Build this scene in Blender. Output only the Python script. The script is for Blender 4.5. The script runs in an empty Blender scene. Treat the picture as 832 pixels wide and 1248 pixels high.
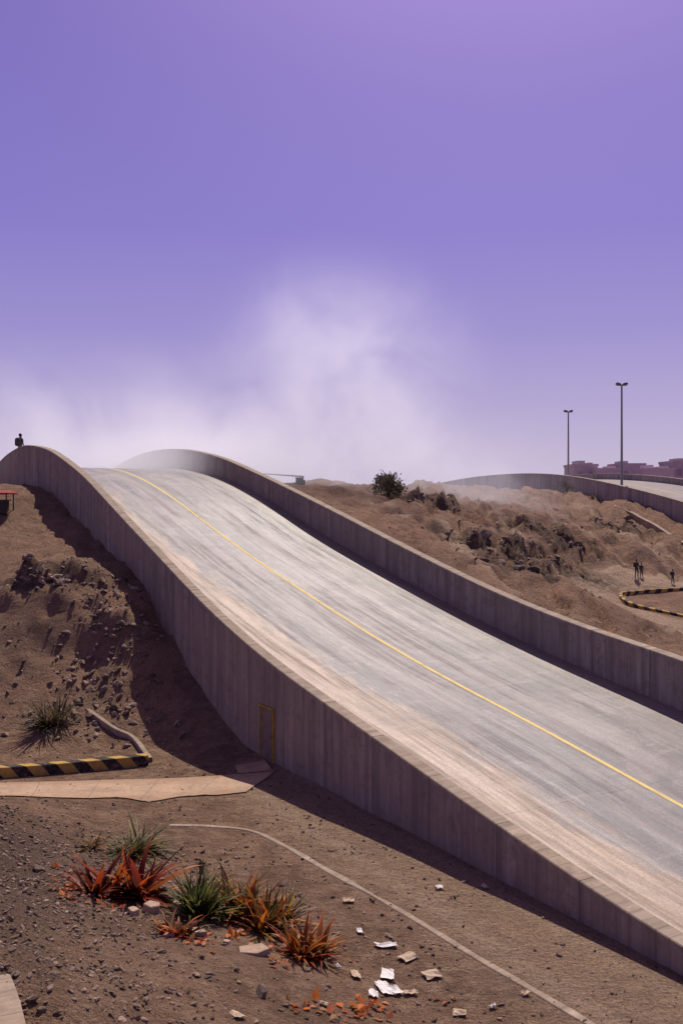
import bpy, bmesh, math, random
import numpy as np
from mathutils import Vector, noise, Matrix
random.seed(7); rng=np.random.default_rng(7)
scene=bpy.context.scene
H=8.0; F=1200.0; HY=605.0
def U(px,py,Y): return ((px-416)/F*Y, Y, H+(HY-py)/F*Y)
def G(px,py,z=0.0):
    Y=(H-z)*F/(py-HY); return ((px-416)/F*Y, Y, z)

# ---------------------------------------------------------------- helpers
def new_mesh(name, verts, faces, mat=None, smooth=False, uvs=None, parent=None, cols=None):
    me=bpy.data.meshes.new(name)
    me.from_pydata([tuple(v) for v in verts],[],[tuple(f) for f in faces])
    if mat is not None: me.materials.append(mat)
    if smooth: me.polygons.foreach_set('use_smooth',[True]*len(me.polygons))
    if uvs is not None:
        ul=me.uv_layers.new(name='UVMap')
        li=np.zeros(len(me.loops),dtype=np.int32); me.loops.foreach_get('vertex_index',li)
        ul.data.foreach_set('uv',np.asarray(uvs,dtype=np.float32)[li].ravel())
    if cols is not None:
        ca=me.color_attributes.new('Col','FLOAT_COLOR','POINT')
        ca.data.foreach_set('color',np.asarray(cols,dtype=np.float32).ravel())
    me.update()
    ob=bpy.data.objects.new(name,me); scene.collection.objects.link(ob)
    if parent: ob.parent=parent
    return ob
def empty(name,loc=(0,0,0)):
    e=bpy.data.objects.new(name,None); e.location=loc; e.empty_display_size=.2
    scene.collection.objects.link(e); return e
class MB:
    def __init__(s): s.v=[];s.f=[];s.c=[]
    def add(s,v,f,col=None):
        o=len(s.v); s.v+= [tuple(x) for x in v]; s.f+=[tuple(i+o for i in q) for q in f]
        if col is not None: s.c+=[col]*len(v)
    def box(s,c,d,rz=0.0,col=None):
        x,y,z=[q/2 for q in d]; cs,sn=math.cos(rz),math.sin(rz); v=[]
        for dz in(-z,z):
            for dx,dy in((-x,-y),(x,-y),(x,y),(-x,y)):
                v.append((c[0]+dx*cs-dy*sn,c[1]+dx*sn+dy*cs,c[2]+dz))
        s.add(v,[(0,3,2,1),(4,5,6,7),(0,1,5,4),(1,2,6,5),(2,3,7,6),(3,0,4,7)],col)
    def tube(s,pts,rad,n=8,col=None):
        v=[];f=[]
        for i,p in enumerate(pts):
            p=Vector(p); a=Vector(pts[max(i-1,0)]); b=Vector(pts[min(i+1,len(pts)-1)])
            d=(b-a).normalized()
            if abs(d.z)<.9: t=d.cross(Vector((0,0,1))).normalized()
            else: t=(Vector((1,0,0))-d*d.x).normalized()
            u=d.cross(t)
            for k in range(n):
                an=2*math.pi*k/n; v.append(p+(t*math.cos(an)+u*math.sin(an))*rad[i])
        for i in range(len(pts)-1):
            for k in range(n): f.append((i*n+k,i*n+(k+1)%n,(i+1)*n+(k+1)%n,(i+1)*n+k))
        f.append(tuple(range(n))[::-1]); f.append(tuple((len(pts)-1)*n+k for k in range(n)))
        s.add(v,f,col)
    def make(s,name,mat,smooth=False,parent=None):
        return new_mesh(name,s.v,s.f,mat,smooth,parent=parent,cols=None if not s.c else [(*c,1) for c in s.c])

class NT:
    def __init__(s,name):
        s.m=bpy.data.materials.new(name); s.m.use_nodes=True; s.t=s.m.node_tree; s.n=s.t.nodes; s.l=s.t.links
        s.b=s.n['Principled BSDF']; s.b.inputs['Roughness'].default_value=.85
        s.b.inputs['Specular IOR Level'].default_value=.25
        s.tc=s.n.new('ShaderNodeTexCoord')
    def val(s,sock,v):
        if isinstance(v,bpy.types.NodeSocket): s.l.new(v,sock)
        else: sock.default_value=v
    def noise(s,scale,detail=6,rough=.6,vec=None,dist=0):
        n=s.n.new('ShaderNodeTexNoise'); n.inputs['Scale'].default_value=scale; n.inputs['Detail'].default_value=detail
        n.inputs['Roughness'].default_value=rough; n.inputs['Distortion'].default_value=dist
        s.l.new(vec if vec else s.tc.outputs['Object'],n.inputs['Vector']); return n.outputs['Fac']
    def mapr(s,v,a,b,c=0.,d=1.):
        n=s.n.new('ShaderNodeMapRange'); s.val(n.inputs[0],v)
        for i,q in enumerate((a,b,c,d)): n.inputs[i+1].default_value=q
        return n.outputs[0]
    def math(s,op,a,b=0.,c=None):
        n=s.n.new('ShaderNodeMath'); n.operation=op; s.val(n.inputs[0],a); s.val(n.inputs[1],b)
        if c is not None: s.val(n.inputs[2],c)
        return n.outputs[0]
    def mix(s,f,a,b,mode='MIX'):
        n=s.n.new('ShaderNodeMix'); n.data_type='RGBA'; n.blend_type=mode; s.val(n.inputs[0],f)
        for k,q in ((6,a),(7,b)):
            if isinstance(q,tuple) and len(q)==3: q=(*q,1)
            s.val(n.inputs[k],q)
        return n.outputs[2]
    def scalev(s,vec,sc):
        n=s.n.new('ShaderNodeMapping'); n.inputs['Scale'].default_value=sc; s.l.new(vec,n.inputs[0]); return n.outputs[0]
    def col(s,c): s.val(s.b.inputs['Base Color'],c if isinstance(c,bpy.types.NodeSocket) else (*c,1))
    def bump(s,h,st=.5,d=.05):
        n=s.n.new('ShaderNodeBump'); n.inputs['Strength'].default_value=st; n.inputs['Distance'].default_value=d
        s.l.new(h,n.inputs['Height']); s.l.new(n.outputs[0],s.b.inputs['Normal'])
    def attr(s,name='Col'):
        n=s.n.new('ShaderNodeAttribute'); n.attribute_name=name; return n.outputs['Color']
    def sep(s,c):
        n=s.n.new('ShaderNodeSeparateXYZ'); s.l.new(c,n.inputs[0]); return n.outputs
def simple(name,c,var=.3,scale=3,rough=.8,c2=None,bump=0):
    t=NT(name); n=t.noise(scale); f=t.mapr(n,.3,.7)
    d=tuple(q*(1-var) for q in c) if c2 is None else c2
    t.col(t.mix(f,c,d)); t.b.inputs['Roughness'].default_value=rough
    if bump: t.bump(t.noise(scale*6),bump,.02)
    return t.m

# ---------------------------------------------------------------- ramp geometry
DX,DY=-.512,.859; NX,NY=.859,.512; W=9.93
def P(s,w): return (5.7+DX*s+NX*w, 16.4+DY*s+NY*w)
SS=np.arange(-16,86,.25)
def prof(tab):
    a=np.array(tab,float); z=np.interp(SS,a[:,0],a[:,1]); k=np.exp(-.5*(np.arange(-16,17)*.25/1.5)**2); k/=k.sum()
    zp=np.pad(z,16,mode='edge'); return np.convolve(zp,k,'valid')
RD=prof([(-16,.04),(-3,.1),(0,.36),(2.45,.68),(4.7,1.05),(8.4,1.74),(12.8,2.42),(17,3.2),(22.25,4.4),(25,5.05),(29,6.05),(35,7.75),(39.4,8.8),(43,9.4),(47,9.78),(51,9.7),(56,9.2),(62,8.),(70,6),(86,2)])
LT=prof([(-16,.3),(-3,.3),(0,.43),(2.45,.77),(4.7,1.13),(9.5,1.95),(14.8,2.87),(17,3.36),(20.3,4.22),(24.2,5.5),(29.1,7.07),(35,9.05),(41.1,10.5),(46.6,11.02),(52,10.5),(58,9),(65,7),(86,2.5)])
RT=prof([(-16,1.3),(0,1.85),(8.37,3.22),(12.8,3.75),(17,4.5),(22.25,5.73),(29,7.42),(35,8.85),(41.3,10.25),(46.4,10.95),(51,11.15),(55.5,11.),(61.9,10.1),(70,8.),(86,3)])
def rd(s): return np.interp(s,SS,RD)
def lt(s): return np.interp(s,SS,LT)
def rt(s): return np.interp(s,SS,RT)
HWp=[U(520,592,128),U(560,584,120),U(600,579,115),U(650,577,108),U(700,581,100),U(760,593,90),U(832,612,80),U(930,645,69),U(1100,740,58)]
def smooth_path(p,n=8):
    p=[Vector(q) for q in p]; o=[]
    for i in range(len(p)-1):
        a=p[max(i-1,0)];b=p[i];c=p[i+1];d=p[min(i+2,len(p)-1)]
        for k in range(n):
            t=k/n; o.append(.5*((2*b)+(c-a)*t+(2*a-5*b+4*c-d)*t*t+(3*b-a-3*c+d)*t**3))
    o.append(p[-1]); return o
HW=smooth_path(HWp)
HWA=np.array([tuple(q) for q in HW])

# ---------------------------------------------------------------- terrain
cp=[]
def c(px,py,Y): cp.append(U(px,py,Y))
for s,z in ((0,0),(5,0),(10,0),(14,0),(17,0.02),(18.8,.55),(21.8,1.7),(24.5,3.3),(27.5,4.95),(31,5.5),(35,6.6),(43.5,8.5),(50,8.6),(58,7.5)):
    x,y=P(s,-.4); cp.append((x,y,z))
for q in ((0,594,50),(0,640,46),(0,690,41),(60,636,47),(84,688,38.5),(45,700,38),(0,720,38),(125,706,38.5),(150,740,36.5),(60,745,36.7),(0,790,35.2),(60,800,35.2),(115,800,35.5),(160,840,34),(60,875,32.6),(0,883,32.2),(120,880,32.5),(190,895,32),(-150,600,48),(-150,720,38),(-150,850,32),(-400,650,45),(-400,850,32)): c(*q)
for q in ((0,925),(100,918),(180,912),(250,920),(0,960),(150,960),(300,960),(250,1000),(-150,950),(400,1010),(500,1060),(400,1060),(600,1110),(700,1150),(500,1110),(600,1200),(700,1200),(832,1240),(832,1500),(500,1230),(-300,960)): cp.append(G(*q))
for q in ((-100,980,22),(0,988,22),(60,1008,22),(100,1040,21.2),(150,1085,18.6),(250,1105,18),(380,1155,17),(0,1095,15.8),(100,1180,13.8),(0,1180,11.4),(60,1245,10.6),(200,1245,12.2),(400,1245,14),(300,1180,15),(-120,1180,11.5),(-150,1400,9),(300,1500,9)): c(*q)
for s,z in ((-10,.2),(0,.6),(8,2.0),(13,2.7),(17,3.5),(22,4.6),(29,6.4),(35,7.9),(41,8.6),(50,8.8),(60,8.0)):
    x,y=P(s,W+1.2); cp.append((x,y,z))
for q in ((350,590,64),(410,588,67),(470,590,70),(530,589,74),(590,592,80),(480,625,56),(440,612,58),(540,640,55),(560,670,50),(560,620,62),(620,655,55),(600,690,48),(640,620,70),(640,690,50),(690,700,48),(700,640,65),(700,750,42),(740,640,72),(760,694,59),(750,665,64),
          (740,737,52),(790,735,53),(832,735,53),(832,765,46),(770,775,42),(832,708,61),(900,735,53),(800,665,66),(832,668,68),(950,700,60),(1000,780,44),(800,722,57),(850,719,58),(768,724,56.2),(765,741,51),(795,745,50.5),
          (560,594,116),(640,594,104),(700,600,96),(740,608,90),(760,612,87),(800,626,81),(832,645,77),(680,603,84)): c(*q)
for q in ((40,120,8),(60,100,7),(40,200,7),(70,200,7),(-20,90,6),(-60,80,6),(-60,40,6.5),(60,60,2.5),(60,20,1),(-50,10,1.5),(0,130,7),(0,-20,4),(40,-20,1),(-60,200,5),(0,250,6),(120,150,6),(120,0,3),(-120,0,4)): cp.append(q)
cp=np.array(cp); n=len(cp)
D=np.linalg.norm(cp[:,None,:2]-cp[None,:,:2],axis=2)
A=np.zeros((n+1,n+1)); A[:n,:n]=-D+np.eye(n)*-.1; A[:n,n]=1; A[n,:n]=1
sol=np.linalg.solve(A,np.append(cp[:,2],0))
def base_h(x,y):
    x=np.atleast_1d(x).astype(float);y=np.atleast_1d(y).astype(float);o=np.zeros(len(x))
    for i in range(0,len(x),20000):
        d=np.hypot(x[i:i+20000,None]-cp[None,:,0],y[i:i+20000,None]-cp[None,:,1]); o[i:i+20000]=-d@sol[:n]+sol[n]
    r=np.hypot(x,y); t=np.clip((r-150)/150,0,1); return o*(1-t)+5*t
def seg_dist(x,y,path):
    best=np.full(len(x),1e9)
    for a,b in zip(path[:-1],path[1:]):
        ax,ay=a[0],a[1];dx,dy=b[0]-ax,b[1]-ay;L=dx*dx+dy*dy+1e-9
        t=np.clip(((x-ax)*dx+(y-ay)*dy)/L,0,1); best=np.minimum(best,np.hypot(x-ax-t*dx,y-ay-t*dy))
    return best
def fb(x,y,sc,oc,seed):
    return np.array([noise.fractal((a/sc,b/sc,seed),1.0,2.1,oc) for a,b in zip(x,y)])
lane=[G(330,950),G(420,1010),G(560,1090),G(700,1180),G(832,1250)]
pave=[G(-200,985),G(0,968),G(150,958),G(330,938)]
loop_in=[U(900,716,58.6),U(850,718,58),U(800,721,57),U(772,723,56.2),U(756,728,54.8),U(762,735,52.6),U(795,743,50.5),U(832,750,49),U(880,758,47)]
loop_rd=[U(900,775,45),U(832,764,46.3),U(770,752,48.5),U(728,738,51.5),U(722,727,55),U(760,715,58.5),U(830,708,60)]
OUT=[(605,662,54,4.0,2.6),(650,682,50.5,3.4,1.6),(748,632,74,3.6,2.4),(520,606,64,3.2,2.4),(662,640,62,4,3),(690,668,56,3.4,2),(40,705,38.3,2.4,1.2)]
def outc(x,y):
    B=np.zeros_like(x)
    for px,py,Y,rx,ry in OUT:
        X=(px-416)/F*Y; B=np.maximum(B,np.clip(1.35-np.hypot((x-X)/rx,(y-Y)/ry),0,1))
    return B
def terr(x,y):
    x=np.atleast_1d(np.asarray(x,float));y=np.atleast_1d(np.asarray(y,float))
    h=base_h(x,y)
    hill=np.clip((h-.15)/2.0,0,1)
    dl=np.minimum(seg_dist(x,y,lane)/3.,seg_dist(x,y,pave)/2.2); fl=np.clip(dl-.6,0,1)
    lp=np.clip(seg_dist(x,y,loop_in)/3-.45,0,1)
    left=np.clip((-2-x)/4,0,1)*np.clip((y-30)/3,0,1)
    h+= (fb(x,y,5.,5,3.1)*.42*hill*(1-.55*left) + fb(x,y,1.2,4,9.)*.10*(.15+.85*hill)*(.1+.9*fl))*(.05+.95*lp)
    far=np.clip((y-34)/10,0,1)*np.clip((x+5)/10,0,1)*lp
    u_=(x*.80-y*.25)/1.7; v_=(x*.25+y*.8)/7.5; wr=fb(x,y,4.,3,33.)*.5
    gl=1-np.abs(np.array([noise.fractal((a+c_,b,5.),1.0,2.1,5) for a,b,c_ in zip(u_,v_,wr)]))*1.6
    h-= np.clip(gl-.4,0,1)*1.15*hill*far
    lf=np.clip((-2-x)/4,0,1)*np.clip((y-32)/3,0,1); h+=(1-np.abs(fb(x,y,1.5,5,41.))-.8)*.38*lf
    B=outc(x,y); st=fb(x+y*.3,y,1.1,5,21.); h+=B*(np.round(st*3)/3*.5+st*.4)
    s=((x-5.7)*DX+(y-16.4)*DY); w=((x-5.7)*NX+(y-16.4)*NY); ok=(s>-15)&(s<85)
    h=np.where(ok&(w>.12)&(w<W+.22),np.minimum(h,rd(s)-.5),h)
    h=np.where(ok&(w<=.12)&(w>-3),np.minimum(h,lt(s)-.35+(-w)*.4),h)
    h=np.where(ok&(w>=W+.22)&(w<W+5),np.minimum(h,rt(s)-.45+(w-W)*.12),h)
    m=(y>50)&(y<135)&(x>8)&(x<60)
    if m.any():
        xi=np.interp(y,HWA[::-1,1],HWA[::-1,0]); zi=np.interp(y,HWA[::-1,1],HWA[::-1,2])
        off=x-xi
        h=np.where(m&(off>.1)&(off<11),np.minimum(h,zi-1.3),h); h=np.where(m&(off<=.1)&(off>-3),np.minimum(h,zi-.5),h)
    return h
def geo(a,b,n,r): 
    d=r**np.arange(1,n+1); d=np.cumsum(d); return a+(b-a)*d/d[-1]
xs=np.concatenate([geo(-32,-1800,28,1.3)[::-1],np.arange(-32,-14,.5),np.arange(-14,12,.2),np.arange(12,34,.27),np.arange(34,50,1),geo(50,1800,28,1.3)])
ys=np.concatenate([geo(4,-300,14,1.4)[::-1],np.arange(4,10,.5),np.arange(10,40,.2),np.arange(40,72,.27),np.arange(72,130,1.2),geo(130,2500,26,1.25)])
GX,GY=np.meshgrid(xs,ys); gx=GX.ravel();gy=GY.ravel(); gz=terr(gx,gy)
trk=[U(545,626,57),U(553,645,53),U(563,672,50)]
trails=[[U(430,600,62),U(500,625,56),U(560,672,50),U(640,720,42)],[U(600,612,66),U(640,650,57),U(700,690,52),U(728,728,54)],[U(700,610,84),U(745,640,72),U(790,668,66),U(832,690,62)],[U(590,600,75),U(680,625,68),U(760,668,62)],[U(620,606,80),U(720,625,74),U(832,680,64)]]
R=np.clip(1.6-seg_dist(gx,gy,trk)/.55,0,1)
for tr in trails: R=np.maximum(R,np.clip(1.5-seg_dist(gx,gy,tr)/.32,0,1)*.7)
R=np.maximum(R,np.clip(2.0-seg_dist(gx,gy,loop_rd)/.9,0,1))
R=np.maximum(R,np.clip(1.7-seg_dist(gx,gy,lane)/1.3,0,1)*.45)
for o_ in (-.75,.75):
    l2=[(p[0]+o_*NX,p[1]+o_*NY) for p in lane]; R=np.maximum(R,np.clip(1.5-seg_dist(gx,gy,l2)/.22,0,1)*.8)
Gc=np.clip((gy-38)/8,0,1)*np.clip((gx+3)/6,0,1); Gc=np.maximum(Gc,np.clip((gy-31.5)/3,0,1)*.55*np.clip((-1-gx)/2,0,1))
B=outc(gx,gy)
Al=np.clip((1-(gx+gy*.12+4.5)/3.5),0,1)*np.clip((23-gy)/2,0,1)
verts=np.stack([gx,gy,gz],1); nx=len(xs); ny=len(ys)
ii=(np.arange(ny-1)[:,None]*nx+np.arange(nx-1)[None,:]).ravel()
faces=np.stack([ii,ii+1,ii+nx+1,ii+nx],1).tolist()
def tz(x,y): return float(terr([x],[y])[0])

t=NT('desert_soil'); a=t.sep(t.attr())
an=t.n.new('ShaderNodeAttribute'); an.attribute_name='Col'; grv=an.outputs['Alpha']
n1=t.noise(.35,8,.65); n2=t.noise(2.2,8,.7); n3=t.noise(14,6,.7); n4=t.noise(55,3,.6); n5=t.noise(.9,7,.7,dist=.8)
soil=t.mix(t.mapr(n1,.38,.62),(.48,.285,.175),(.28,.162,.10))
soil=t.mix(t.mapr(n2,.45,.65),soil,(.57,.37,.24)); soil=t.mix(t.mapr(n5,.52,.64,0,.72),soil,(.19,.112,.074))
hillc=t.mix(t.mapr(n2,.3,.7),(.60,.345,.215),(.40,.23,.15))
hillc=t.mix(t.mapr(n1,.4,.62,0,.8),hillc,(.29,.185,.135)); hillc=t.mix(t.mapr(n5,.5,.64,0,.7),hillc,(.20,.125,.092))
colr=t.mix(a[1],soil,hillc)
colr=t.mix(a[0],colr,(.68,.48,.33))
dark=t.math('MULTIPLY',a[2],t.mapr(t.noise(1.3,8,.75),.38,.54)); colr=t.mix(dark,colr,(.075,.053,.046))
gmask=t.math('MULTIPLY',grv,t.mapr(n2,.3,.55,.35,1.)); colr=t.mix(gmask,colr,(.165,.108,.082))
colr=t.mix(t.mapr(n3,.47,.70,0,.7),colr,(.14,.088,.062))
colr=t.mix(t.mapr(n4,.57,.66,0,.65),colr,(.56,.43,.32)); colr=t.mix(t.mapr(n4,.44,.34,0,.8),colr,(.055,.036,.028))
t.col(colr); t.b.inputs['Roughness'].default_value=.95; t.b.inputs['Specular IOR Level'].default_value=.1
hh=t.math('ADD',t.math('MULTIPLY',n2,1.8),t.math('ADD',t.math('MULTIPLY',n3,.7),t.math('MULTIPLY',n4,.25))); t.bump(hh,1.,.32)
new_mesh('desert_ground',verts,faces,t.m,True,cols=np.stack([R,Gc,B,Al],1))

# ---------------------------------------------------------------- concrete materials
def concrete(name,base,panel=2.4,dusty=(.42,.30,.21),horiz=True,stain=1.0):
    t=NT(name); uv=t.tc.outputs['UV']; u=t.sep(uv)
    st=t.noise(1.0,7,.7,t.scalev(uv,(2.4,.16,1))); bl=t.noise(.5,7,.65,uv); fine=t.noise(22,4,.6,uv); md=t.noise(2.0,8,.78,uv,.5)
    c1=t.mix(t.mapr(st,.40,.60),base,tuple(q*.42 for q in base)); c1=t.mix(t.mapr(bl,.42,.66,0,.7*stain),c1,dusty)
    c1=t.mix(t.mapr(md,.5,.62,0,.65*stain),c1,tuple(q*.36 for q in base))
    c1=t.mix(t.mapr(fine,.3,.75,0,.4),c1,tuple(q*.45 for q in base))
    fr=t.math('FRACT',t.math('DIVIDE',u[0],panel)); j=t.math('LESS_THAN',fr,.012)
    fr2=t.math('FRACT',t.math('DIVIDE',u[0],panel/8)); j2=t.math('MULTIPLY',t.math('LESS_THAN',fr2,.08),.22)
    if horiz: c1=t.mix(t.math('MAXIMUM',t.math('MULTIPLY',j,.8),j2),c1,(.06,.048,.042))
    for sc_,am in ((panel,.35),(panel/8,.2)):
        wn=t.n.new('ShaderNodeTexWhiteNoise'); wn.noise_dimensions='1D'; t.l.new(t.math('FLOOR',t.math('DIVIDE',u[0],sc_)),wn.inputs['W'])
        c1=t.mix(t.mapr(wn.outputs['Value'],0,1,0,am),c1,tuple(q*.5 for q in base))
    t.col(c1); t.b.inputs['Roughness'].default_value=.9
    t.bump(t.math('SUBTRACT',t.math('ADD',t.math('MULTIPLY',st,.5),t.math('MULTIPLY',fine,.4)),t.math('MULTIPLY',t.math('MAXIMUM',j,j2),1.6)),.6,.025)
    return t.m
m_wall=concrete('cast_concrete',(.48,.39,.31))
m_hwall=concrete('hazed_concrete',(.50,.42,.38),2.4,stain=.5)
m_cap=concrete('concrete_coping',(.52,.41,.31),2.4)
m_kerb=concrete('pale_kerb',(.52,.40,.30),1.0,(.36,.24,.16),stain=1.1)

def wall_ribbon(name,pts_fn,ss,ztop,zbot,th,sign,mat):
    e=empty(name); v=[];uv=[];f=[]
    for s in ss:
        o=pts_fn(s,0); i=pts_fn(s,th*sign); zt=ztop(s)-.09; zb=zbot(s)
        v+=[(o[0],o[1],zb),(o[0],o[1],zt),(i[0],i[1],zt),(i[0],i[1],zb)]
        uv+=[(s,zb),(s,zt),(s,zt+th),(s,zt+2*th+zt-zb)]
    for k in range(len(ss)-1):
        for q in range(3): f.append((k*4+q,(k+1)*4+q,(k+1)*4+q+1,k*4+q+1))
    f.append((0,1,2,3)); L=(len(ss)-1)*4; f.append((L+3,L+2,L+1,L))
    new_mesh('wall_body',v,f,mat,uvs=uv,parent=e)
    v=[];uv=[];f=[]; ov=.012
    for s in ss:
        zt=ztop(s)
        for w,dz in [(-ov,-.1),(-ov,-.02),(-ov+.02,0),(th+ov-.02,0),(th+ov,-.02),(th+ov,-.1)]:
            p=pts_fn(s,w*sign); v.append((p[0],p[1],zt+dz+.012)); uv.append((s,w*1.0+dz))
    for k in range(len(ss)-1):
        for q in range(5): f.append((k*6+q,(k+1)*6+q,(k+1)*6+q+1,k*6+q+1))
    f.append(tuple(range(6))); L=(len(ss)-1)*6; f.append(tuple(L+q for q in range(6))[::-1])
    new_mesh('coping',v,f,m_cap,uvs=uv,parent=e)
    return e
sw=np.arange(-14,84,.3)
wall_ribbon('concrete_retaining_wall',P,sw,lambda s:float(lt(s)),lambda s:-1.5,.36,1,m_wall)
wall_ribbon('concrete_retaining_wall',lambda s,w:P(s,W+w),sw,lambda s:float(rt(s)),lambda s:-1.5,.4,1,m_wall)

t=NT('worn_road_surface'); uv=t.tc.outputs['UV']; u=t.sep(uv)
streak=t.noise(1,9,.78,t.scalev(uv,(2.2,.09,1)),.1); band=t.noise(1,5,.6,t.scalev(uv,(.9,.035,1)),.1); streak2=t.noise(1,9,.78,t.scalev(uv,(1.1,.30,1)),1.0); patch=t.noise(.4,8,.7,uv,.5); fine=t.noise(16,6,.8,uv)
cross=t.noise(1,8,.78,t.scalev(uv,(.35,2.2,1)),.4)
asp=t.mix(t.mapr(streak,.44,.56),(.085,.074,.078),(.235,.203,.196)); asp=t.mix(t.mapr(band,.48,.58,0,.7),asp,(.31,.265,.245)); asp=t.mix(t.mapr(band,.47,.38,0,.7),asp,(.095,.082,.086))
asp=t.mix(t.mapr(streak2,.50,.60,0,.7),asp,(.33,.285,.26))
asp=t.mix(t.mapr(patch,.48,.58,0,.6),asp,(.095,.083,.086)); asp=t.mix(t.mapr(cross,.54,.64,0,.6),asp,(.34,.295,.27)); asp=t.mix(t.mapr(fine,.42,.60,0,.55),asp,(.065,.056,.058))
sh=t.mix(t.mapr(streak2,.42,.58),(.46,.315,.20),(.27,.18,.12)); sh=t.mix(t.mapr(streak,.46,.58,0,.65),sh,(.19,.135,.10)); sh=t.mix(t.mapr(cross,.5,.6,0,.5),sh,(.40,.285,.2)); sh=t.mix(t.mapr(fine,.43,.62,0,.55),sh,(.14,.10,.075))
edge=t.math('ADD',u[0],t.mapr(t.noise(1.2,9,.82,t.scalev(uv,(1,.3,1))),.25,.75,-1.2,1.2))
msk=t.mapr(edge,1.6,2.2); cc=t.mix(msk,sh,asp)
cc=t.mix(t.mapr(edge,W-1.2,W-.1,0,.7),cc,(.28,.20,.14))
jt=t.math('LESS_THAN',t.math('FRACT',t.math('DIVIDE',u[1],5.2)),.006); jl=t.math('LESS_THAN',t.math('ABSOLUTE',t.math('SUBTRACT',u[0],7.4)),.02)
jl2=t.math('LESS_THAN',t.math('ABSOLUTE',t.math('SUBTRACT',u[0],1.95)),.02)
js=t.math('MULTIPLY',t.math('LESS_THAN',u[0],1.95),t.math('LESS_THAN',t.math('FRACT',t.math('DIVIDE',u[1],.87)),.03))
cc=t.mix(t.math('MULTIPLY',t.math('MAXIMUM',t.math('MULTIPLY',js,.45),t.math('MAXIMUM',jt,t.math('MAXIMUM',jl,jl2))),t.mapr(patch,.35,.6,.25,.7)),cc,(.055,.045,.042))
t.col(cc); t.val(t.b.inputs['Roughness'],t.mapr(streak,.4,.6,.36,.72)); t.b.inputs['Specular IOR Level'].default_value=.5
t.bump(t.math('ADD',t.math('MULTIPLY',fine,.6),streak),.45,.03)
ws=[.37,1,1.95,3,4,5,6,7.4,8.5,9.2,W-.01]; v=[];uvs=[];f=[]
for s in sw:
    for w in ws:
        p=P(s,w); v.append((p[0],p[1],float(rd(s)))); uvs.append((w,s))
m=len(ws)
for k in range(len(sw)-1):
    for q in range(m-1): f.append((k*m+q,k*m+q+1,(k+1)*m+q+1,(k+1)*m+q))
road=empty('elevated_road_ramp'); new_mesh('carriageway',v,f,t.m,True,uvs,road)
t=NT('worn_yellow_paint'); uv=t.tc.outputs['UV']
t.col(t.mix(t.mapr(t.noise(4,7,.75,t.scalev(uv,(1,.5,1))),.5,.66),(.82,.62,.22),(.45,.36,.2)))
m_yel=t.m; v=[];uvs=[];f=[]
for s in sw:
    for w in (4.735,4.865):
        p=P(s,w); v.append((p[0],p[1],float(rd(s))+.006)); uvs.append((w*3,s))
for k in range(len(sw)-1): f.append((k*2,k*2+1,k*2+3,k*2+2))
new_mesh('yellow_lane_line',v,f,m_yel,True,uvs,road)
mb=MB()
def wallbox(mb,s0,s1,z0,z1,w0,w1):
    v=[]
    for z in (z0,z1):
        for s,w in ((s0,w0),(s1,w0),(s1,w1),(s0,w1)):
            p=P(s,w); v.append((p[0],p[1],z))
    mb.add(v,[(0,3,2,1),(4,5,6,7),(0,1,5,4),(1,2,6,5),(2,3,7,6),(3,0,4,7)])
for k in range(8): wallbox(mb,45+k,46+k-.02,float(rd(45.5+k))-.2,float(rd(45.5+k))+.42,.38,1.15)
mb.make('inspection_walkway',m_cap,parent=road)

m_frame=simple('yellow_painted_steel',(.52,.32,.05),.5,9,.6); m_door=simple('grey_door_steel',(.24,.18,.14),.35,4,.7)
dr=empty('service_door'); s0,s1=15.0,15.95; zb=-.02; zt=1.62
mb=MB(); wallbox(mb,s0,s0+.05,zb,zt,-.06,.02); wallbox(mb,s1-.05,s1,zb,zt,-.06,.02); wallbox(mb,s0,s1,zt,zt+.05,-.06,.02); mb.make('frame',m_frame,parent=dr)
mb=MB(); wallbox(mb,s0+.05,s1-.05,zb+.03,zt,-.03,.02); mb.make('door_leaf',m_door,parent=dr)
mb=MB(); wallbox(mb,s0+.13,s0+.2,.78,.81,-.07,-.03); wallbox(mb,s1-.08,s1-.05,.3,.42,-.05,-.03);wallbox(mb,s1-.08,s1-.05,1.2,1.32,-.05,-.03); mb.make('handle_and_hinges',m_door,parent=dr)

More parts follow.
